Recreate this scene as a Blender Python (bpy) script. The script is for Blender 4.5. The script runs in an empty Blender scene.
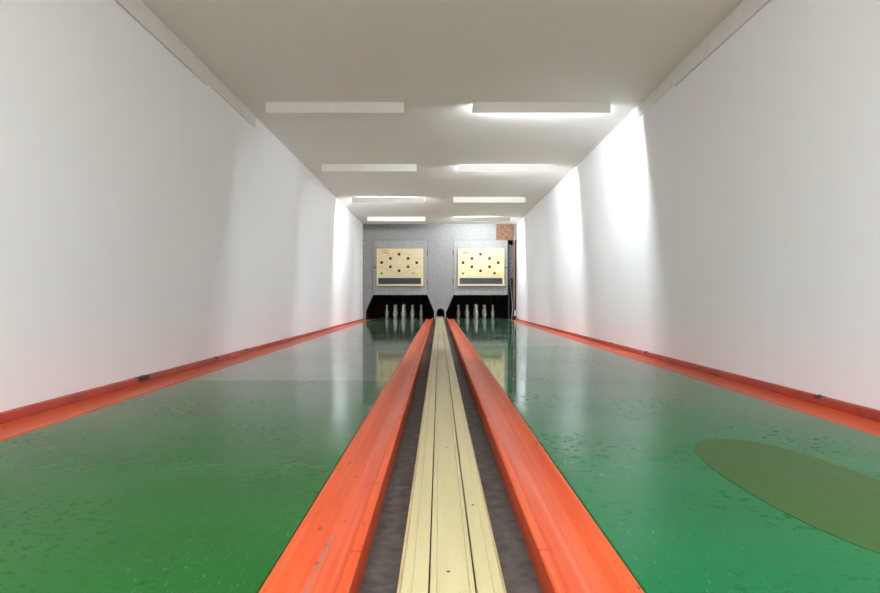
import bpy, bmesh, math, random
from mathutils import Vector, Matrix
random.seed(7)
scene = bpy.context.scene
COL = scene.collection

# ------------------------------------------------------------------ helpers
def link(o, parent=None):
    COL.objects.link(o)
    if parent is not None:
        o.parent = parent
    return o

def tag(o, label, cat, group=None):
    o['label'] = label
    o['category'] = cat
    if group:
        o['group'] = group
    return o

def thing(name, label, cat, loc=(0, 0, 0), group=None):
    o = bpy.data.objects.new(name, None)
    o.empty_display_size = 0.1
    o.location = loc
    link(o)
    return tag(o, label, cat, group)

def obj(name, bm, mat, parent=None, smooth=False, bevel=0.0, bevel_seg=2):
    bmesh.ops.recalc_face_normals(bm, faces=bm.faces[:])
    me = bpy.data.meshes.new(name)
    bm.to_mesh(me)
    bm.free()
    if smooth:
        for p in me.polygons:
            p.use_smooth = True
    me.materials.append(mat)
    if name in ('channel', 'lip', 'kerb_strip', 'side_rail', 'centre_board'):
        me.shade_smooth()
        me.set_sharp_from_angle(angle=math.radians(38))
    o = bpy.data.objects.new(name, me)
    link(o, parent)
    if bevel > 0:
        m = o.modifiers.new('bevel', 'BEVEL')
        m.width = bevel
        m.segments = bevel_seg
        m.limit_method = 'ANGLE'
        m.angle_limit = math.radians(40)
    return o

def struct(name, bm, mat, parent=None, **k):
    o = obj(name, bm, mat, parent, **k)
    if parent is None:
        o['kind'] = 'structure'
    return o

def add_box(bm, x0, x1, y0, y1, z0, z1):
    vs = [bm.verts.new(p) for p in ((x0, y0, z0), (x1, y0, z0), (x1, y1, z0), (x0, y1, z0),
                                    (x0, y0, z1), (x1, y0, z1), (x1, y1, z1), (x0, y1, z1))]
    for f in ((3, 2, 1, 0), (4, 5, 6, 7), (0, 1, 5, 4), (1, 2, 6, 5), (2, 3, 7, 6), (3, 0, 4, 7)):
        bm.faces.new([vs[i] for i in f])
    return bm

def box(*a):
    return add_box(bmesh.new(), *a)

def add_prism_y(bm, poly, y0, y1):
    """polygon of (x, z) given thickness from y0 to y1"""
    a = [bm.verts.new((x, y0, z)) for x, z in poly]
    b = [bm.verts.new((x, y1, z)) for x, z in poly]
    bm.faces.new(a)
    bm.faces.new(b[::-1])
    n = len(poly)
    for i in range(n):
        bm.faces.new((a[i], b[i], b[(i + 1) % n], a[(i + 1) % n]))
    return bm

def add_cyl(bm, p0, p1, r, seg=16, r1=None, caps=True):
    p0, p1 = Vector(p0), Vector(p1)
    d = (p1 - p0).normalized()
    u = d.orthogonal().normalized()
    w = d.cross(u)
    r1 = r if r1 is None else r1
    A, B = [], []
    for i in range(seg):
        t = 2 * math.pi * i / seg
        q = u * math.cos(t) + w * math.sin(t)
        A.append(bm.verts.new(p0 + q * r))
        B.append(bm.verts.new(p1 + q * r1))
    for i in range(seg):
        j = (i + 1) % seg
        bm.faces.new((A[i], A[j], B[j], B[i]))
    if caps:
        bm.faces.new(A[::-1])
        bm.faces.new(B)
    return bm

def add_lathe(bm, prof, seg=24):
    """profile of (r, z), around z"""
    rings = []
    for r, z in prof:
        if r < 1e-6:
            rings.append([bm.verts.new((0, 0, z))])
        else:
            rings.append([bm.verts.new((r * math.cos(2 * math.pi * i / seg), r * math.sin(2 * math.pi * i / seg), z)) for i in range(seg)])
    for a, b in zip(rings, rings[1:]):
        for i in range(seg):
            j = (i + 1) % seg
            if len(a) == 1 and len(b) > 1:
                bm.faces.new((a[0], b[i], b[j]))
            elif len(b) == 1 and len(a) > 1:
                bm.faces.new((a[i], a[j], b[0]))
            elif len(a) > 1:
                bm.faces.new((a[i], a[j], b[j], b[i]))
    return bm

def copy_tree(o, parent=None):
    c = o.copy()
    COL.objects.link(c)
    c.parent = parent
    for ch in list(o.children):
        copy_tree(ch, c)
    return c

# ------------------------------------------------------------------ materials
def new_mat(name):
    m = bpy.data.materials.new(name)
    m.use_nodes = True
    nt = m.node_tree
    return m, nt, nt.nodes['Principled BSDF']

def N(nt, t, **kw):
    n = nt.nodes.new(t)
    for k, v in kw.items():
        if k in n.inputs.keys() if hasattr(n.inputs, 'keys') else False:
            n.inputs[k].default_value = v
        else:
            setattr(n, k, v)
    return n

def coords(nt, scale=(1, 1, 1), rot=(0, 0, 0)):
    tc = nt.nodes.new('ShaderNodeTexCoord')
    mp = nt.nodes.new('ShaderNodeMapping')
    mp.inputs['Scale'].default_value = scale
    mp.inputs['Rotation'].default_value = rot
    nt.links.new(tc.outputs['Object'], mp.inputs['Vector'])
    return mp.outputs['Vector']

def noise(nt, vec, scale, detail=3, rough=0.55):
    n = nt.nodes.new('ShaderNodeTexNoise')
    n.inputs['Scale'].default_value = scale
    n.inputs['Detail'].default_value = detail
    n.inputs['Roughness'].default_value = rough
    nt.links.new(vec, n.inputs['Vector'])
    return n.outputs['Fac']

def ramp(nt, fac, lo, hi, a=0.0, b=1.0):
    m = nt.nodes.new('ShaderNodeMapRange')
    m.inputs['From Min'].default_value = lo
    m.inputs['From Max'].default_value = hi
    m.inputs['To Min'].default_value = a
    m.inputs['To Max'].default_value = b
    m.clamp = True
    nt.links.new(fac, m.inputs['Value'])
    return m.outputs['Result']

def mul(nt, a, b, op='MULTIPLY'):
    m = nt.nodes.new('ShaderNodeMath')
    m.operation = op
    for i, v in enumerate((a, b)):
        if isinstance(v, (int, float)):
            m.inputs[i].default_value = v
        else:
            nt.links.new(v, m.inputs[i])
    return m.outputs[0]

def mix(nt, fac, a, b):
    m = nt.nodes.new('ShaderNodeMix')
    m.data_type = 'RGBA'
    for s, v in ((m.inputs[0], fac), (m.inputs[6], a), (m.inputs[7], b)):
        if isinstance(v, (int, float)):
            s.default_value = v
        elif isinstance(v, tuple):
            s.default_value = (*v, 1.0) if len(v) == 3 else v
        else:
            nt.links.new(v, s)
    return m.outputs[2]

def bump(nt, bsdf, height, strength=0.1, dist=0.01):
    b = nt.nodes.new('ShaderNodeBump')
    b.inputs['Strength'].default_value = strength
    b.inputs['Distance'].default_value = dist
    nt.links.new(height, b.inputs['Height'])
    nt.links.new(b.outputs['Normal'], bsdf.inputs['Normal'])

def simple(name, col, rough=0.5, metal=0.0, var=0.12, vscale=8.0, spec=0.5, bump_s=0.0):
    m, nt, b = new_mat(name)
    v = coords(nt)
    n = noise(nt, v, vscale, 4)
    f = ramp(nt, n, 0.3, 0.7)
    lo = tuple(c * (1 - var) for c in col)
    hi = tuple(min(1, c * (1 + var)) for c in col)
    nt.links.new(mix(nt, f, lo, hi), b.inputs['Base Color'])
    b.inputs['Roughness'].default_value = rough
    b.inputs['Metallic'].default_value = metal
    b.inputs['Specular IOR Level'].default_value = spec
    if bump_s > 0:
        bump(nt, b, noise(nt, v, vscale * 6, 5), bump_s, 0.004)
    return m

def wall_mat(name, col):
    m, nt, b = new_mat(name)
    v = coords(nt)
    f = ramp(nt, noise(nt, v, 0.7, 3), 0.3, 0.7)
    lo = (col[0] * 0.985, col[1] * 0.975, col[2] * 0.97)
    c = mix(nt, f, lo, col)
    vs = coords(nt, (5, 5, 0.25))
    st = ramp(nt, noise(nt, vs, 1.2, 4), 0.58, 0.78, 0, 0.10)
    c = mix(nt, st, c, (col[0] * 0.8, col[1] * 0.78, col[2] * 0.76))
    nt.links.new(c, b.inputs['Base Color'])
    b.inputs['Roughness'].default_value = 0.65
    b.inputs['Specular IOR Level'].default_value = 0.25
    bump(nt, b, noise(nt, v, 60, 4), 0.05, 0.003)
    return m

M_wall = wall_mat('white_plaster', (0.86, 0.853, 0.853))
M_ceil = wall_mat('ceiling_paint', (0.86, 0.855, 0.805))
M_trim = simple('cornice_paint', (0.72, 0.70, 0.66), 0.5, var=0.03)
M_bed = simple('dark_felt_bed', (0.074, 0.062, 0.055), 0.85, var=0.40, vscale=22, bump_s=0.25)

def lane_mat(name, green, green_far, seam_y, fleck_rot, scuff, fine):
    m, nt, b = new_mat(name)
    v = coords(nt)
    big = ramp(nt, noise(nt, v, 1.3, 4), 0.3, 0.7)
    c = mix(nt, big, tuple(k * 0.86 for k in green), tuple(min(1, k * 1.12) for k in green))
    # the surface covering changes at a joint along the lane
    sep = nt.nodes.new('ShaderNodeSeparateXYZ')
    nt.links.new(v, sep.inputs[0])
    wob = mul(nt, sep.outputs['Y'], ramp(nt, noise(nt, v, 2.0, 3), 0, 1, -0.06, 0.06), 'ADD')
    far = ramp(nt, wob, seam_y - 0.02, seam_y + 0.06)
    c = mix(nt, mul(nt, far, 0.6), c, green_far)
    line = mul(nt, far, ramp(nt, wob, seam_y + 0.06, seam_y + 0.16, 1, 0))
    c = mix(nt, mul(nt, line, 0.4), c, (0.22, 0.34, 0.24))
    # worn streaks along the lane
    vs = coords(nt, (16, 0.8, 1))
    st = ramp(nt, noise(nt, vs, 2.0, 5, 0.65), 0.52, 0.75, 0, 0.35)
    c = mix(nt, st, c, tuple(k * 0.6 + 0.012 for k in green))
    # dark scuffs across the lane
    vd = coords(nt, (9 * fine, 10 * fine, 1), (0, 0, 0.12))
    d = ramp(nt, noise(nt, vd, 2.2, 5, 0.7), 0.55, 0.61)
    dm = ramp(nt, noise(nt, coords(nt, (1, 1, 1)), 1.1, 2), 0.42, 0.56)
    d = mul(nt, d, dm)
    c = mix(nt, mul(nt, d, 0.45), c, scuff)
    # pale scratches
    vf = coords(nt, (190, 22, 1), (0, 0, fleck_rot))
    fl = ramp(nt, noise(nt, vf, 1.0, 3, 0.6), 0.635, 0.68)
    fm = ramp(nt, noise(nt, v, 2.4, 2), 0.42, 0.58)
    fl = mul(nt, fl, fm)
    c = mix(nt, mul(nt, fl, 0.4), c, (0.28, 0.42, 0.28))
    nt.links.new(c, b.inputs['Base Color'])
    gloss = ramp(nt, sep.outputs['Y'], 1.85, 3.9, 1.0, 0.0)
    r = ramp(nt, noise(nt, v, 3.0, 5, 0.65), 0.3, 0.75, 0.035, 0.10)
    r = mul(nt, r, mul(nt, gloss, 0.245), 'ADD')
    r = mul(nt, r, mul(nt, d, 0.30), 'ADD')
    nt.links.new(r, b.inputs['Roughness'])
    nt.links.new(ramp(nt, far, 0, 1, 1.23, 1.42), b.inputs['IOR'])
    h = mul(nt, noise(nt, coords(nt, (10, 4, 1)), 2.2, 4, 0.6), mul(nt, d, -0.6), 'ADD')
    bump(nt, b, h, 0.035, 0.004)
    return m

M_laneL = lane_mat('green_lane_yellowish', (0.006, 0.084, 0.009), (0.080, 0.115, 0.082), 4.4, 0.55, (0.045, 0.060, 0.030), 1.7)
M_laneR = lane_mat('green_lane_bluish', (0.0002, 0.110, 0.030), (0.085, 0.130, 0.098), 7.6, -0.5, (0.010, 0.030, 0.017), 1.25)

def patch_mat():
    m, nt, b = new_mat('olive_patch')
    v = coords(nt)
    f = ramp(nt, noise(nt, coords(nt, (3, 9, 1), (0, 0, 0.5)), 3, 5), 0.3, 0.7)
    nt.links.new(mix(nt, f, (0.022, 0.070, 0.008), (0.032, 0.088, 0.014)), b.inputs['Base Color'])
    b.inputs['Roughness'].default_value = 0.31
    b.inputs['IOR'].default_value = 1.18
    bump(nt, b, noise(nt, v, 30, 4), 0.06, 0.003)
    return m
M_patch = patch_mat()

def orange_mat():
    m, nt, b = new_mat('orange_gutter_paint')
    v = coords(nt)
    f = ramp(nt, noise(nt, coords(nt, (4, 0.8, 4)), 1.6, 4), 0.3, 0.7)
    c = mix(nt, f, (0.48, 0.052, 0.011), (0.56, 0.082, 0.021))
    st = ramp(nt, noise(nt, coords(nt, (26, 0.45, 10)), 1.5, 5, 0.6), 0.50, 0.68, 0, 0.5)
    c = mix(nt, st, c, (0.36, 0.085, 0.045))
    lt = ramp(nt, noise(nt, coords(nt, (34, 0.3, 10)), 1.7, 5, 0.6), 0.52, 0.68, 0, 0.28)
    c = mix(nt, lt, c, (0.66, 0.20, 0.10))
    sp = nt.nodes.new('ShaderNodeSeparateXYZ')
    nt.links.new(v, sp.inputs[0])
    dx = mul(nt, mul(nt, mul(nt, sp.outputs['X'], -0.088, 'ADD'), 1, 'MULTIPLY'), 0, 'ABSOLUTE')
    streak = mul(nt, ramp(nt, dx, 0.004, 0.010, 1, 0), ramp(nt, sp.outputs['Y'], 1.50, 1.66, 1, 0))
    streak = mul(nt, streak, ramp(nt, noise(nt, coords(nt, (30, 8, 30)), 2, 4), 0.3, 0.6))
    c = mix(nt, mul(nt, streak, 0.8), c, (0.22, 0.12, 0.085))
    ch = ramp(nt, noise(nt, coords(nt, (30, 9, 30)), 1.4, 4, 0.6), 0.665, 0.69, 0, 0.8)
    c = mix(nt, ch, c, (0.10, 0.045, 0.03))
    nt.links.new(c, b.inputs['Base Color'])
    b.inputs['Roughness'].default_value = 0.36
    b.inputs['IOR'].default_value = 1.28
    bump(nt, b, noise(nt, coords(nt, (8, 2, 8)), 3, 4), 0.06, 0.004)
    return m
M_orange = orange_mat()
M_kerb = simple('dark_red_kerb', (0.36, 0.036, 0.015), 0.5, var=0.25, vscale=5)  # kerb strip coloured darker red than the channel; also used for lip joints

def cream_mat():
    m, nt, b = new_mat('cream_rail_paint')
    f = ramp(nt, noise(nt, coords(nt, (10, 0.6, 10)), 2, 4), 0.3, 0.7)
    c = mix(nt, f, (0.355, 0.30, 0.150), (0.40, 0.345, 0.185))
    d = ramp(nt, noise(nt, coords(nt, (30, 6, 30)), 2, 4, 0.65), 0.66, 0.70, 0, 0.5)
    c = mix(nt, d, c, (0.20, 0.16, 0.08))
    nt.links.new(c, b.inputs['Base Color'])
    b.inputs['Roughness'].default_value = 0.35
    return m
M_cream = cream_mat()
M_creamedge = simple('brown_rail_edge', (0.36, 0.26, 0.12), 0.5, var=0.2)

def grey_mat(name, col):
    m, nt, b = new_mat(name)
    v = coords(nt)
    f = ramp(nt, noise(nt, v, 14, 6, 0.75), 0.35, 0.65)
    c = mix(nt, f, tuple(k * 0.80 for k in col), tuple(k * 1.12 for k in col))
    nt.links.new(c, b.inputs['Base Color'])
    b.inputs['Roughness'].default_value = 0.5
    return m
M_grey = grey_mat('grey_speckled_laminate', (0.172, 0.163, 0.153))
M_door = grey_mat('grey_door_laminate', (0.205, 0.195, 0.183))
M_board = simple('cream_panel', (0.52, 0.435, 0.255), 0.6, var=0.03, spec=0.2)
M_boardtrim = simple('dark_yellow_edge', (0.55, 0.40, 0.16), 0.4, var=0.05)
M_line = simple('panel_outline_brown', (0.26, 0.20, 0.10), 0.5, var=0.05)
M_red = simple('red_lens', (0.12, 0.006, 0.004), 0.25, var=0.05, spec=0.3)
M_green = simple('green_lens', (0.0, 0.38, 0.12), 0.2, var=0.05)
M_yellow = simple('yellow_lens', (0.75, 0.55, 0.01), 0.2, var=0.05)
M_greylens = simple('grey_lens', (0.30, 0.25, 0.17), 0.3, var=0.05)
M_clear = simple('pale_lens', (0.62, 0.55, 0.45), 0.2, var=0.05)
M_logo = simple('red_print', (0.60, 0.05, 0.025), 0.45, var=0.05)
M_window = simple('dark_display_glass', (0.026, 0.031, 0.040), 0.25, var=0.05, spec=0.12)
M_black = simple('black_metal', (0.015, 0.014, 0.014), 0.45, var=0.2)
M_pit = simple('pit_black', (0.012, 0.009, 0.008), 0.8, var=0.3)
M_curtain = simple('dark_leather_curtain', (0.018, 0.010, 0.008), 0.6, var=0.4)
M_pin = simple('pin_grey_white', (0.38, 0.33, 0.285), 0.35, var=0.06)
M_pinband = simple('pin_dark_band', (0.26, 0.21, 0.18), 0.4, var=0.1)
M_steel = simple('galvanised_steel', (0.17, 0.165, 0.16), 0.6, metal=0.3, var=0.4, vscale=20)
M_post = simple('brown_wood_post', (0.10, 0.055, 0.035), 0.6, var=0.3, vscale=10)
M_fix = simple('lamp_shield_paint', (0.74, 0.71, 0.64), 0.45, var=0.03)
M_batten = simple('lamp_batten_white', (0.80, 0.80, 0.78), 0.4, var=0.02)
M_tube_off = simple('tube_glass', (0.82, 0.82, 0.80), 0.2, var=0.02)
M_chipped = simple('chipped_edge', (0.28, 0.275, 0.265), 0.7, var=0.1)
M_cable = simple('grey_cable', (0.40, 0.39, 0.38), 0.5, var=0.1)

def chip_mat():
    m, nt, b = new_mat('chipboard')
    v = coords(nt)
    f = ramp(nt, noise(nt, v, 22, 5, 0.7), 0.35, 0.65)
    nt.links.new(mix(nt, f, (0.05, 0.02, 0.008), (0.22, 0.11, 0.048)), b.inputs['Base Color'])
    b.inputs['Roughness'].default_value = 0.75
    return m
M_chip = chip_mat()

TUBE = 630.0
def tube_on():
    m = bpy.data.materials.new('lit_tube')
    m.use_nodes = True
    nt = m.node_tree
    nt.nodes.clear()
    e = nt.nodes.new('ShaderNodeEmission')
    e.inputs['Color'].default_value = (0.84, 0.92, 1.0, 1)
    e.inputs['Strength'].default_value = TUBE
    o = nt.nodes.new('ShaderNodeOutputMaterial')
    nt.links.new(e.outputs[0], o.inputs[0])
    return m
M_tube = tube_on()

# ------------------------------------------------------------------ dimensions (metres)
XL, XR = -2.24, 2.29          # side walls
H = 2.835                     # ceiling above the lane
D = 17.65                     # front of the pin-end wall
YB = -4.2                     # wall behind the viewer
ZB = -0.05                    # floor bed beside the ball return
PIT = 20.2
def rise(y):                  # the lanes climb a little towards the pins
    return 0.055 * min(1.0, max(0.0, (y - 2.0) / (D - 2.0)))
YS = [-1.2, 0.4, 2.0, 5.0, 8.0, 11.0, 14.0, D]

def extrude_along(bm, poly, ys=YS, k=1.0, zk=None):
    """polygon (x, z) swept down the room; points with z > ZB follow the lane's climb"""
    rows = []
    for y in ys:
        row = []
        for i, (x, z) in enumerate(poly):
            kk = k if zk is None else zk[i]
            row.append(bm.verts.new((x, y, z + (rise(y) * kk if z > ZB + 1e-4 else 0))))
        rows.append(row)
    n = len(poly)
    for a, b in zip(rows, rows[1:]):
        for i in range(n):
            j = (i + 1) % n
            bm.faces.new((a[i], a[j], b[j], b[i]))
    bm.faces.new(rows[0][::-1])
    bm.faces.new(rows[-1])
    return bm

# ------------------------------------------------------------------ the setting
struct('floor', box(XL - 0.2, XR + 0.2, YB - 0.2, PIT, ZB - 0.15, ZB), M_bed)
struct('ceiling', box(XL - 0.2, XR + 0.2, YB - 0.2, PIT + 0.2, H, H + 0.15), M_ceil)
struct('wall_left', box(XL - 0.2, XL, YB - 0.2, PIT + 0.2, ZB, H), M_wall)
struct('wall_right', box(XR, XR + 0.2, YB - 0.2, PIT + 0.2, ZB, H), M_wall)
struct('wall_rear', box(XL, XR, YB - 0.2, YB, ZB, H), M_wall)
# cornice boards
def cornice(x0, side, y0, y1, h, t):
    a, b = sorted((x0, x0 - side * t))
    return box(a, b, y0, y1, H - h, H)
struct('trim_1', cornice(XL, -1, YB, 5.78, 0.17, 0.020), M_trim, bevel=0.004)
struct('trim_2', cornice(XL, -1, 5.79, 7.3, 0.145, 0.012), M_trim, bevel=0.004)
struct('trim_3', cornice(XR, 1, YB, 5.80, 0.17, 0.020), M_trim, bevel=0.004)
struct('trim_4', cornice(XR, 1, 5.81, 7.2, 0.145, 0.012), M_trim, bevel=0.004)

# grey partition across the pin end, with the two trapezoid mouths and the ball hole
bm = bmesh.new()
T = 0.05
ZM = 0.747                       # top of the mouths
add_prism_y(bm, [(XL, ZM), (XL, H), (1.95, H), (1.95, ZM)], D, D + T)
add_prism_y(bm, [(XL, ZB), (XL, ZM), (-1.938, ZM), (-2.147, 0.276), (-2.147, ZB)], D, D + T)
hc, hr, hz = 0.044, 0.112, 0.235
arc = [(hc + hr * math.cos(math.pi * i / 14), hz + hr * math.sin(math.pi * i / 14)) for i in range(15)]
left_half = [(-0.344, ZM), (hc, ZM)] + [p for p in arc[7:]] + [(hc - hr, ZB), (-0.147, ZB), (-0.147, 0.265)]
right_half = [(hc, ZM), (0.429, ZM), (0.206, 0.235), (0.206, ZB), (hc + hr, ZB)] + arc[:8]
add_prism_y(bm, left_half, D, D + T)
add_prism_y(bm, right_half, D, D + T)
add_prism_y(bm, [(1.95, 2.36), (1.95, H), (XR, H), (XR, 2.36)], D, D + T)
add_prism_y(bm, [(1.95, ZM), (1.95, 2.36), (2.018, 2.36), (2.018, ZM)], D, D + T)
struct('wall_front', bm, M_grey)
# dark pit behind the partition
bm = bmesh.new()
add_box(bm, XL, XR, PIT, PIT + 0.1, ZB, H)
add_box(bm, XL, XL + 0.02, D + T, PIT, ZB, H)
add_box(bm, XR - 0.02, XR, D + T + 0.12, PIT, ZB, H)
add_box(bm, XL + 0.02, XR - 0.02, D + T + 0.12, PIT, H - 0.02, H)
add_box(bm, hc - 0.15, hc - 0.125, D + T, PIT, ZB, 1.2)
add_box(bm, hc + 0.125, hc + 0.15, D + T, PIT, ZB, 1.2)
struct('wall_pit', bm, M_pit)

# ------------------------------------------------------------------ lanes
LL0, LL1 = -1.863, -0.371
RL0, RL1 = 0.422, 1.930
LY = YS + [19.4]
def lane(x0, x1, label, mat):
    t = thing('skittle_lane', label, 'lane', ((x0 + x1) / 2, 0, 0))
    cx = (x0 + x1) / 2
    g = 0.003
    bm = extrude_along(bmesh.new(), [(x0 + g - cx, ZB), (x0 + g - cx, -0.002), (x0 + 2 * g - cx, 0), (x1 - 2 * g - cx, 0), (x1 - g - cx, -0.002), (x1 - g - cx, ZB)], LY)
    obj('lane_surface', bm, mat, t)
    return t
laneL = lane(LL0, LL1, 'left skittle lane, yellowish green and glossy, with pale scratches', M_laneL)
laneR = lane(RL0, RL1, 'right skittle lane, bluish green and glossy, with an olive oval patch', M_laneR)
bm = bmesh.new()
top, bot = [], []
for i in range(72):
    t = 2 * math.pi * i / 72
    c, s = math.cos(t), math.sin(t)
    e = 2 / 2.35
    px = 1.213 - laneR.location.x + 0.248 * math.copysign(abs(c) ** e, c)
    py = 1.93 + 0.645 * math.copysign(abs(s) ** e, s)
    z = rise(py)
    top.append(bm.verts.new((px, py, z + 0.0014)))
    bot.append(bm.verts.new((px, py, z - 0.001)))
bm.faces.new(top)
for i in range(72):
    j = (i + 1) % 72
    bm.faces.new((bot[i], bot[j], top[j], top[i]))
p = obj('oval_patch', bm, M_patch, laneR)
p['label'] = 'olive green oval patch'

# ------------------------------------------------------------------ gutters
def mirror(poly, x0, s):
    return [(x0 + s * d, z) for d, z in poly]
CH = [(0.0, ZB), (0.0, -0.001), (0.003, 0.002), (0.012, 0.002)] + [(0.014 + 0.148 * i / 16, 0.001 + 0.003 * i / 16 - 0.024 * math.sin(math.pi * i / 16) ** 0.8) for i in range(17)] + [(0.1625, ZB)]
LIP = [(0.1632, ZB), (0.1632, 0.002), (0.166, 0.022), (0.173, 0.029), (0.178, 0.030), (0.190, 0.030), (0.194, 0.027), (0.195, 0.022), (0.193, ZB)]
def centre_gutter(x0, s, label):
    t = thing('ball_gutter', label, 'gutter', (x0, 0, 0))
    obj('channel', extrude_along(bmesh.new(), mirror(CH, 0, s)), M_orange, t)
    obj('lip', extrude_along(bmesh.new(), mirror(LIP, 0, s)), M_orange, t)
    return t
gL = centre_gutter(LL1, 1, 'orange gutter between the left lane and the cream ball return')
gR = centre_gutter(RL0, -1, 'orange gutter between the right lane and the cream ball return')
# short joints across the lips and channels
def joints(g, s, ys):
    for y in ys:
        z = rise(y)
        bm = bmesh.new()
        a, b = sorted((s * 0.171, s * 0.1945))
        add_box(bm, a, b, y - 0.0025, y + 0.0025, z + 0.024, z + 0.0312)
        obj('joint', bm, M_kerb, g)['label'] = 'dark joint across the lip'
joints(gL, 1, (1.36, 2.90, 4.45))
joints(gR, -1, (1.37, 2.90, 4.45))
def side_gutter(x0, s, w, label, clips):
    t = thing('ball_gutter', label, 'gutter', (x0, 0, 0))
    k = w / 0.377
    ch = [(0.0, ZB), (0.0, -0.001), (0.004, 0.002), (0.014, 0.002), (0.03, -0.004), (0.09, -0.020), (0.16, -0.030), (0.23, -0.034), (0.29, -0.033), (0.336, -0.028), (0.336, ZB)]
    obj('channel', extrude_along(bmesh.new(), mirror([(d * k, z) for d, z in ch], 0, s)), M_orange, t)
    kb = [(0.337, ZB), (0.337, 0.018), (0.341, 0.0245), (0.346, 0.0255), (0.3765, 0.0255), (0.3765, ZB)]
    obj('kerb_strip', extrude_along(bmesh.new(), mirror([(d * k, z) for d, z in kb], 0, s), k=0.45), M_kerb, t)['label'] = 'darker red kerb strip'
    for y, a, h in clips:
        bm = bmesh.new()
        zz = 0.0255 + rise(y) * 0.45
        x1 = s * 0.330 * k
        x2 = s * 0.372 * k
        add_box(bm, min(x1, x2), max(x1, x2), y - a / 2, y + a / 2, zz - h, zz + 0.003)
        add_cyl(bm, ((x1 + x2) / 2, y, zz), ((x1 + x2) / 2, y, zz + 0.009), 0.009, 10)
        c = obj('clip', bm, M_black, t, bevel=0.002)
        c['label'] = 'small black metal clip'
    return t
sL = side_gutter(LL0, -1, LL0 - XL, 'orange gutter along the left white wall, with a broken black clip', [(4.47, 0.15, 0.030), (5.95, 0.035, 0.02), (6.9, 0.05, 0.014)])
sR = side_gutter(RL1, 1, XR - RL1, 'orange gutter along the right white wall', [(7.9, 0.05, 0.014), (6.55, 0.035, 0.02), (3.57, 0.05, 0.010)])

# ------------------------------------------------------------------ ball return
br = thing('ball_return', 'long cream ball return rail down the middle of the room', 'ball return', (0, 0, 0))
RY = YS + [19.0]
rL = [(-0.070, ZB), (-0.070, 0.074), (-0.068, 0.077), (-0.050, 0.077), (-0.048, 0.081), (-0.0215, 0.081), (-0.0195, 0.079), (-0.0195, ZB)]
rC = [(-0.0165, ZB), (-0.0165, 0.075), (-0.0055, 0.077), (-0.0040, 0.0725), (0.0555, 0.0725), (0.0570, 0.077), (0.0655, 0.075), (0.0655, ZB)]
rR = [(0.0685, ZB), (0.0685, 0.079), (0.0705, 0.081), (0.097, 0.081), (0.099, 0.077), (0.116, 0.077), (0.118, 0.074), (0.118, ZB)]
eL = [(-0.0765, ZB), (-0.0765, 0.070), (-0.0705, 0.073), (-0.0705, ZB)]
eR = [(0.1185, ZB), (0.1185, 0.073), (0.1225, 0.070), (0.1225, ZB)]
obj('side_rail', extrude_along(bmesh.new(), rL, RY, 0.55), M_cream, br)
obj('side_rail', extrude_along(bmesh.new(), rR, RY, 0.55), M_cream, br)
obj('centre_board', extrude_along(bmesh.new(), rC, RY, 0.55), M_cream, br)
obj('edge_strip', extrude_along(bmesh.new(), eL, RY, 0.55), M_creamedge, br)['label'] = 'brown edge strip'
obj('edge_strip', extrude_along(bmesh.new(), eR, RY, 0.55), M_creamedge, br)['label'] = 'brown edge strip'

for u, y in ((0.018, 1.165), (0.028, 2.14), (0.024, 3.45), (0.014, 4.7), (0.086, 1.52)):
    bm = bmesh.new()
    z = (0.081 if u > 0.07 else 0.0725) + rise(y) * 0.55
    add_cyl(bm, (u, y, z - 0.004), (u, y, z + 0.0006), 0.0035, 12)
    obj('screw', bm, M_black, br)['label'] = 'dark screw head'

# ------------------------------------------------------------------ hatches and score boards
def hatch(x0, x1, hinge_right, label):
    z0, z1 = 0.747, 2.353
    t = thing('hatch_door', label, 'hatch', ((x0 + x1) / 2, D, z0))
    w = (x1 - x0) / 2
    h = z1 - z0
    obj('panel', box(-w + 0.006, w - 0.006, -0.022, -0.001, 0.0, h), M_door, t, bevel=0.003)
    bm = bmesh.new()
    for a in ((-w - 0.008, -w + 0.004, -0.012, -0.001, 0.0, h + 0.01), (w - 0.004, w + 0.008, -0.012, -0.001, 0.0, h + 0.01), (-w + 0.005, w - 0.005, -0.012, -0.001, h + 0.001, h + 0.014)):
        add_box(bm, *a)
    obj('frame', bm, simple_dark, t)
    xh = w + 0.001 if hinge_right else -w - 0.001
    for zz in (0.38, h - 0.38):
        bm = bmesh.new()
        add_cyl(bm, (xh, -0.026, zz - 0.07), (xh, -0.026, zz + 0.07), 0.013, 12)
        obj('hinge', bm, M_black, t, smooth=False)
    xl = -w + 0.05 if hinge_right else w - 0.05
    bm = bmesh.new()
    add_cyl(bm, (xl, -0.04, h * 0.5), (xl, -0.022, h * 0.5), 0.026, 16)
    obj('lock', bm, M_black, t)
    return t
simple_dark = simple('dark_door_gap', (0.09, 0.085, 0.08), 0.6, var=0.1)
hatch(-1.941, -0.338, True, 'grey square hatch panel above the left pin pit')
hatch(0.424, 2.018, False, 'grey square hatch panel above the right pin pit')

def lens(name, mat, t, x, z, yf, r=0.038):
    bm = bmesh.new()
    prof = [(r * 1.15, 0.0), (r * 1.15, 0.006), (r, 0.010), (r * 0.9, 0.022), (r * 0.6, 0.033), (r * 0.25, 0.038), (0, 0.039)]
    add_lathe(bm, prof, 18)
    bmesh.ops.rotate(bm, verts=bm.verts[:], cent=(0, 0, 0), matrix=Matrix.Rotation(math.radians(90), 3, 'X'))
    bmesh.ops.translate(bm, verts=bm.verts[:], vec=(x, yf, z))
    return obj(name, bm, mat, t, smooth=True)

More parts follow.
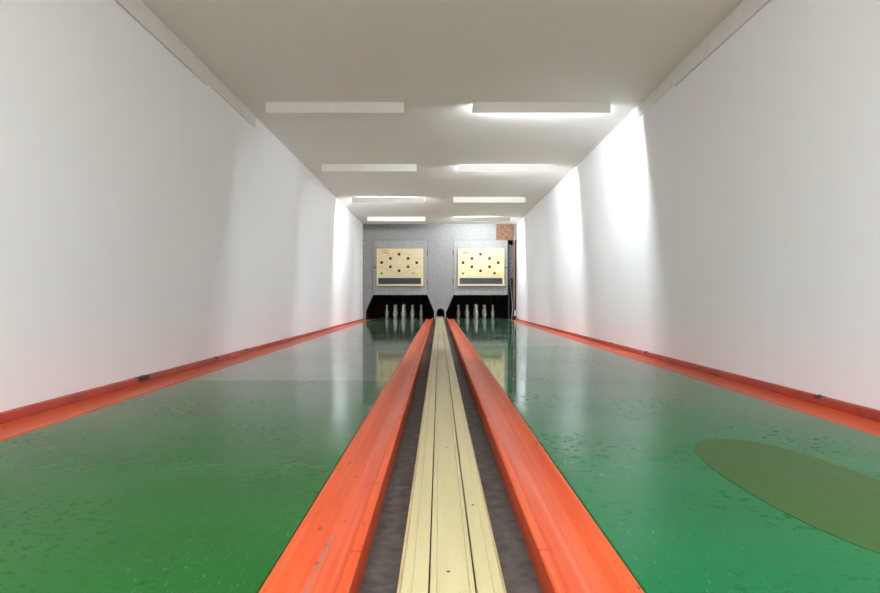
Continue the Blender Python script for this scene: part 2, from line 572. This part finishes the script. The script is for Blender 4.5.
def stroke(bm, a, b, w, yf, t=0.002):
    (x0, z0), (x1, z1) = a, b
    dx, dz = x1 - x0, z1 - z0
    l = math.hypot(dx, dz)
    nx, nz = -dz / l * w / 2, dx / l * w / 2
    add_prism_y(bm, [(x0 + nx, z0 + nz), (x1 + nx, z1 + nz), (x1 - nx, z1 - nz), (x0 - nx, z0 - nz)], yf - t, yf)

def round_rect(x0, x1, z0, z1, r, n=5):
    pts = []
    for cx, cz, a in ((x1 - r, z1 - r, 0), (x0 + r, z1 - r, 90), (x0 + r, z0 + r, 180), (x1 - r, z0 + r, 270)):
        for i in range(n + 1):
            t = math.radians(a + 90 * i / n)
            pts.append((cx + r * math.cos(t), cz + r * math.sin(t)))
    return pts

def score_board(x0, label, right):
    W, HH = 1.362, 1.097
    ztop = 2.103
    t = thing('score_board', label, 'score board', (x0 + W / 2, D - 0.0225, ztop - HH))
    def X(d): return d - W / 2
    def Z(d): return HH - d
    bm = bmesh.new()
    add_prism_y(bm, round_rect(X(0), X(W), 0, HH, 0.02), -0.085, 0)
    obj('housing', bm, M_boardtrim, t)['label'] = 'dark yellow housing rim'
    bm = bmesh.new()
    add_prism_y(bm, round_rect(X(0.015), X(W - 0.015), Z(0.815), HH - 0.014, 0.02), -0.10, -0.0855)
    obj('lamp_panel', bm, M_board, t, bevel=0.004)
    # lower frame with the display window
    bm = bmesh.new()
    yf0, yf1 = -0.108, -0.0855
    add_box(bm, X(0.012), X(W - 0.012), yf0, yf1, Z(0.858), Z(0.823))
    add_box(bm, X(0.012), X(W - 0.012), yf0, yf1, Z(1.083), Z(1.038))
    add_box(bm, X(0.012), X(0.050), yf0, yf1, Z(1.038), Z(0.858))
    add_box(bm, X(W - 0.062), X(W - 0.012), yf0, yf1, Z(1.038), Z(0.858))
    obj('display_frame', bm, M_board, t)
    obj('display_window', box(X(0.051), X(W - 0.063), -0.0985, -0.0855, Z(1.037), Z(0.859)), M_window, t)['label'] = 'dark display window'
    yf = -0.1003
    spots = [(0.662, 0.165), (0.409, 0.288), (0.924, 0.288), (0.150, 0.409), (1.176, 0.412), (0.409, 0.532), (0.924, 0.532), (0.662, 0.650)]
    for a, b in spots:
        lens('pin_lamp', M_red, t, X(a), Z(b), yf)['label'] = 'dark red lamp'
    lens('pin_lamp', M_clear, t, X(0.662), Z(0.412), yf, 0.028)['label'] = 'pale unlit lamp in the middle'
    lens('signal_lamp', M_green, t, X(0.150), Z(0.724), yf, 0.034)['label'] = 'green lamp'
    lens('signal_lamp', M_red if right else M_greylens, t, X(1.07), Z(0.718), yf, 0.032)['label'] = 'dark red lamp beside the yellow one' if right else 'grey lamp'
    lens('signal_lamp', M_yellow, t, X(1.182), Z(0.726), yf, 0.034)['label'] = 'yellow lamp'
    hexa = [(0.672, 0.070), (1.285, 0.33), (1.285, 0.50), (0.668, 0.773), (0.060, 0.51), (0.060, 0.31)]
    bm = bmesh.new()
    for i in range(6):
        if i in (1, 4):
            continue
        a, b = hexa[i], hexa[(i + 1) % 6]
        stroke(bm, (X(a[0]), Z(a[1])), (X(b[0]), Z(b[1])), 0.010, yf)
    obj('outline', bm, M_line, t)['label'] = 'thin brown diamond outline'
    bm = bmesh.new()
    S = lambda a, b, w: stroke(bm, (X(a[0]), Z(a[1])), (X(b[0]), Z(b[1])), w, yf)
    S((0.135, 0.052), (0.355, 0.052), 0.013)
    if right:
        S((0.135, 0.150), (0.30, 0.150), 0.010)
        S((0.345, 0.058), (0.345, 0.090), 0.010)
        for k in range(7):
            x = 0.145 + k * 0.026
            S((x, 0.102), (x + 0.004, 0.138), 0.011)
        S((0.14, 0.120), (0.32, 0.120), 0.022)
    else:
        S((0.348, 0.058), (0.348, 0.160), 0.012)
        S((0.145, 0.060), (0.145, 0.085), 0.012)
        S((0.205, 0.128), (0.342, 0.128), 0.030)
        S((0.135, 0.160), (0.175, 0.150), 0.016)
        for k in range(5):
            x = 0.16 + k * 0.034
            S((x, 0.086), (x + 0.018, 0.086), 0.012)
    obj('logo', bm, M_logo, t)['label'] = 'small red logo'
    return t
score_board(-1.826, 'cream score board with a grey lamp beside its yellow one, on the left hatch', False)
score_board(0.553, 'cream score board with a red lamp beside its yellow one, on the right hatch', True)

# narrow grey side plate between the left wall and the left hatch
t = thing('side_plate', 'narrow grey plate between left wall and left hatch, with chipped edge', 'plate', (-2.1, D, 0))
obj('plate', (lambda b: add_prism_y(b, [(-0.10, 0.06), (-0.10, 2.30), (-0.06, 2.36), (0.135, 2.36), (0.135, 0.78), (-0.05, 0.29), (-0.05, 0.06)], -0.014, -0.001))(bmesh.new()), M_grey, t, bevel=0.003)
for z0, z1 in ((2.24, 2.30), (2.02, 2.07), (1.66, 1.76)):
    obj('chip', box(-0.102, -0.078, -0.0155, -0.0145, z0, z1), M_chipped, t)['label'] = 'pale chip in the edge'

# chipboard sheet, post and machine frame at the open slot on the right
tag(obj('chipboard_sheet', box(1.676, 2.192, D - 0.028, D - 0.001, 2.372, H - 0.001), M_chip, bevel=0.003), 'square brown chipboard sheet under the ceiling, above the right hatch corner', 'board')
tag(obj('wooden_post', box(2.180, 2.244, D + 0.012, D + 0.075, 0.36, 2.359), M_post, bevel=0.004), 'thin brown wooden post in the open slot by the right wall', 'post')
t = thing('machine_frame', 'dark steel machine frame seen in the slot beside the right hatch', 'frame', (2.10, D + 0.30, ZB))
bm = bmesh.new()
add_box(bm, -0.03, 0.0, -0.02, 0.02, 0.0, 2.35)
add_box(bm, 0.11, 0.14, -0.02, 0.02, 0.0, 2.35)
obj('upright', bm, M_black, t)
bm = bmesh.new()
add_box(bm, 0.001, 0.109, -0.012, 0.012, 1.30, 2.30)
for k in range(9):
    add_box(bm, 0.02 + 0.03 * (k % 2), 0.05 + 0.03 * (k % 2), -0.024, -0.012, 1.36 + k * 0.10, 1.42 + k * 0.10)
obj('plate', bm, M_steel, t)['label'] = 'mottled steel plate'
bm = bmesh.new()
add_cyl(bm, (0.02, -0.04, 1.30), (0.10, -0.04, 0.42), 0.010, 8)
add_cyl(bm, (0.10, -0.04, 0.42), (0.06, -0.04, 0.05), 0.010, 8)
obj('cable', bm, M_cable, t)['label'] = 'grey cable'
tag(obj('corner_bracket', (lambda b: (add_box(b, 2.215, 2.285, D - 0.05, D + 0.04, 0.13, 0.31), add_box(b, 2.19, 2.214, D - 0.03, D + 0.04, 0.13, 0.17), b)[-1])(bmesh.new()), M_cable, bevel=0.004), 'small grey bracket at the end of the right gutter', 'bracket')

# ------------------------------------------------------------------ curtains behind the pins
def curtain(x0, x1, label):
    bm = bmesh.new()
    n = 60
    y = 19.55
    front, back = [], []
    for i in range(n + 1):
        x = x0 + (x1 - x0) * i / n
        yy = y + 0.030 * math.sin(i * 1.05) + 0.012 * math.sin(i * 2.7)
        front.append((bm.verts.new((x, yy, 0.0)), bm.verts.new((x, yy, 1.6))))
        back.append((bm.verts.new((x, yy + 0.006, 0.0)), bm.verts.new((x, yy + 0.006, 1.6))))
    for i in range(n):
        bm.faces.new((front[i][0], front[i + 1][0], front[i + 1][1], front[i][1]))
        bm.faces.new((back[i][0], back[i][1], back[i + 1][1], back[i + 1][0]))
        bm.faces.new((front[i][1], front[i + 1][1], back[i + 1][1], back[i][1]))
        bm.faces.new((front[i][0], back[i][0], back[i + 1][0], front[i + 1][0]))
    return tag(obj('curtain', bm, M_curtain, smooth=True), label, 'curtain')
curtain(-2.18, -0.12, 'dark brown curtain behind the skittles of the left lane')
curtain(0.21, 2.20, 'dark brown curtain behind the skittles of the right lane')

# ------------------------------------------------------------------ skittles
def pin_parts(king):
    s = 1.07 if king else 1.0
    prof = [(0.0, 0.0), (0.030, 0.0), (0.034, 0.004), (0.038, 0.03), (0.047, 0.08), (0.051, 0.115), (0.050, 0.145), (0.043, 0.19), (0.033, 0.235), (0.026, 0.275), (0.023, 0.305), (0.026, 0.335), (0.031, 0.360), (0.032, 0.378), (0.027, 0.394), (0.014, 0.401), (0, 0.402)]
    if king:
        prof = prof[:-2] + [(0.016, 0.402), (0.016, 0.408), (0.019, 0.418), (0.012, 0.428), (0, 0.430)]
    b = bmesh.new()
    add_lathe(b, [(r * 1.06, z) for r, z in prof], 24)
    band = bmesh.new()
    add_lathe(band, [(0.0538, 0.150), (0.0548, 0.152), (0.0530, 0.166), (0.0510, 0.168), (0.0505, 0.160), (0.0538, 0.150)], 24)
    return b, band
protos = {}
def make_pin(king):
    if king in protos:
        return copy_tree(protos[king])
    r = bpy.data.objects.new('skittle', None)
    r.empty_display_size = 0.1
    link(r)
    b, band = pin_parts(king)
    obj('body', b, M_pin, r, smooth=True)
    obj('band', band, M_pinband, r, smooth=True)['label'] = 'dark belly band'
    protos[king] = r
    return r
ROWS = [
    ((0, -0.50), 'front skittle, nearest the camera,'),
    ((-1, -0.25), 'second-row skittle on the left'),
    ((1, -0.25), 'second-row skittle on the right'),
    ((-2, 0.0), 'outermost left skittle'),
    ((0, 0.0), 'slightly taller king skittle in the middle'),
    ((2, 0.0), 'outermost right skittle'),
    ((-1, 0.25), 'fourth-row skittle on the left, partly hidden,'),
    ((1, 0.25), 'fourth-row skittle on the right, partly hidden,'),
    ((0, 0.50), 'rearmost skittle, behind the king,'),
]
YP = 18.32
for lname, cx in (('left', -1.068), ('right', 1.118)):
    for (i, dy), words in ROWS:
        pn = make_pin(i == 0 and dy == 0.0)
        pn.location = (cx + i * 0.262, YP + dy, 0.0551)
        tag(pn, f"{words} of the {lname} lane's diamond", 'skittle', f'skittles at the end of the {lname} lane')

# ------------------------------------------------------------------ ceiling lamps
def make_lamp(lit):
    r = bpy.data.objects.new('fluorescent_lamp', None)
    r.empty_display_size = 0.1
    link(r)
    L = 1.56 / 2
    bm = bmesh.new()
    add_box(bm, -L, L, 0.0, 0.006, -0.122, -0.001)
    obj('shield', bm, M_fix, r, bevel=0.001)
    for s in (-1, 1):
        a, b = sorted((s * L, s * (L - 0.012)))
        obj('end_flange', box(a, b, -0.004, 0.0, -0.122, -0.001), M_fix, r)
        a, b = sorted((s * (L - 0.055), s * (L - 0.085)))
        obj('socket', box(a, b, 0.008, 0.048, -0.060, -0.001), M_batten, r)
    bm = bmesh.new()
    add_cyl(bm, (-L + 0.085, 0.025, -0.040), (L - 0.085, 0.025, -0.040), 0.013, 10, caps=False)
    tb = obj('tube', bm, M_tube if lit else M_tube_off, r, smooth=True)
    tb['label'] = 'glowing tube' if lit else 'unlit tube'
    return r
LX, RX = -1.145, 1.125
lamp_proto = {}
FIX = [
    (LX - 0.03, 6.77, False, 'unlit shielded lamp on the left, the nearest to the camera'),
    (RX + 0.03, 6.77, True, 'lit shielded lamp on the right, the nearest to the camera'),
    (LX, 9.86, False, 'unlit shielded lamp on the left, second from the camera'),
    (RX - 0.03, 9.86, True, 'lit shielded lamp on the right, second from the camera'),
    (LX + 0.04, 13.0, True, 'lit shielded lamp on the left, third from the camera'),
    (RX - 0.03, 13.0, False, 'unlit bright-faced lamp on the right, third from the camera'),
    (LX, 16.1, False, 'unlit bright-faced lamp on the left, nearest the pin end'),
    (RX, 16.1, True, 'lit shielded lamp on the right, nearest the pin end'),
]
for x, y, lit, label in FIX:
    if lit in lamp_proto:
        r = copy_tree(lamp_proto[lit])
    else:
        r = lamp_proto[lit] = make_lamp(lit)
    r.location = (x, y, H)
    tag(r, label, 'ceiling lamp', 'shielded ceiling lamps')

# room lamps above the players' end, behind the viewer
REAR = 228.0
for x in (-1.1, 1.1):
    ld = bpy.data.lights.new('room_lamp', 'AREA')
    ld.shape = 'RECTANGLE'
    ld.size = 1.4
    ld.size_y = 0.5
    ld.energy = REAR
    ld.color = (0.88, 0.93, 1.0)
    lo = bpy.data.objects.new('room_lamp', ld)
    lo.location = (x, -1.6, H - 0.08)
    lo.rotation_euler = (math.radians(15), 0, 0)
    link(lo)

# ------------------------------------------------------------------ world, camera, view
w = bpy.data.worlds.new('world')
w.use_nodes = True
w.node_tree.nodes['Background'].inputs[0].default_value = (0.02, 0.02, 0.02, 1)
scene.world = w
cd = bpy.data.cameras.new('camera')
cd.sensor_fit = 'HORIZONTAL'
cd.sensor_width = 36.0
cd.lens = 600 / 880 * 36.0
cd.shift_x = 1.0 / 880
cd.shift_y = 3.5 / 880
cd.clip_start = 0.02
cam = bpy.data.objects.new('camera', cd)
cam.location = (0, 0, 0.6)
cam.rotation_euler = (math.radians(90), 0, 0)
link(cam)
scene.camera = cam
scene.view_settings.view_transform = 'Standard'
scene.view_settings.look = 'None'
scene.view_settings.gamma = 1.0
scene.view_settings.use_curve_mapping = False
scene.view_settings.exposure = 0.0
scene.cycles.max_bounces = 14
scene.cycles.diffuse_bounces = 8
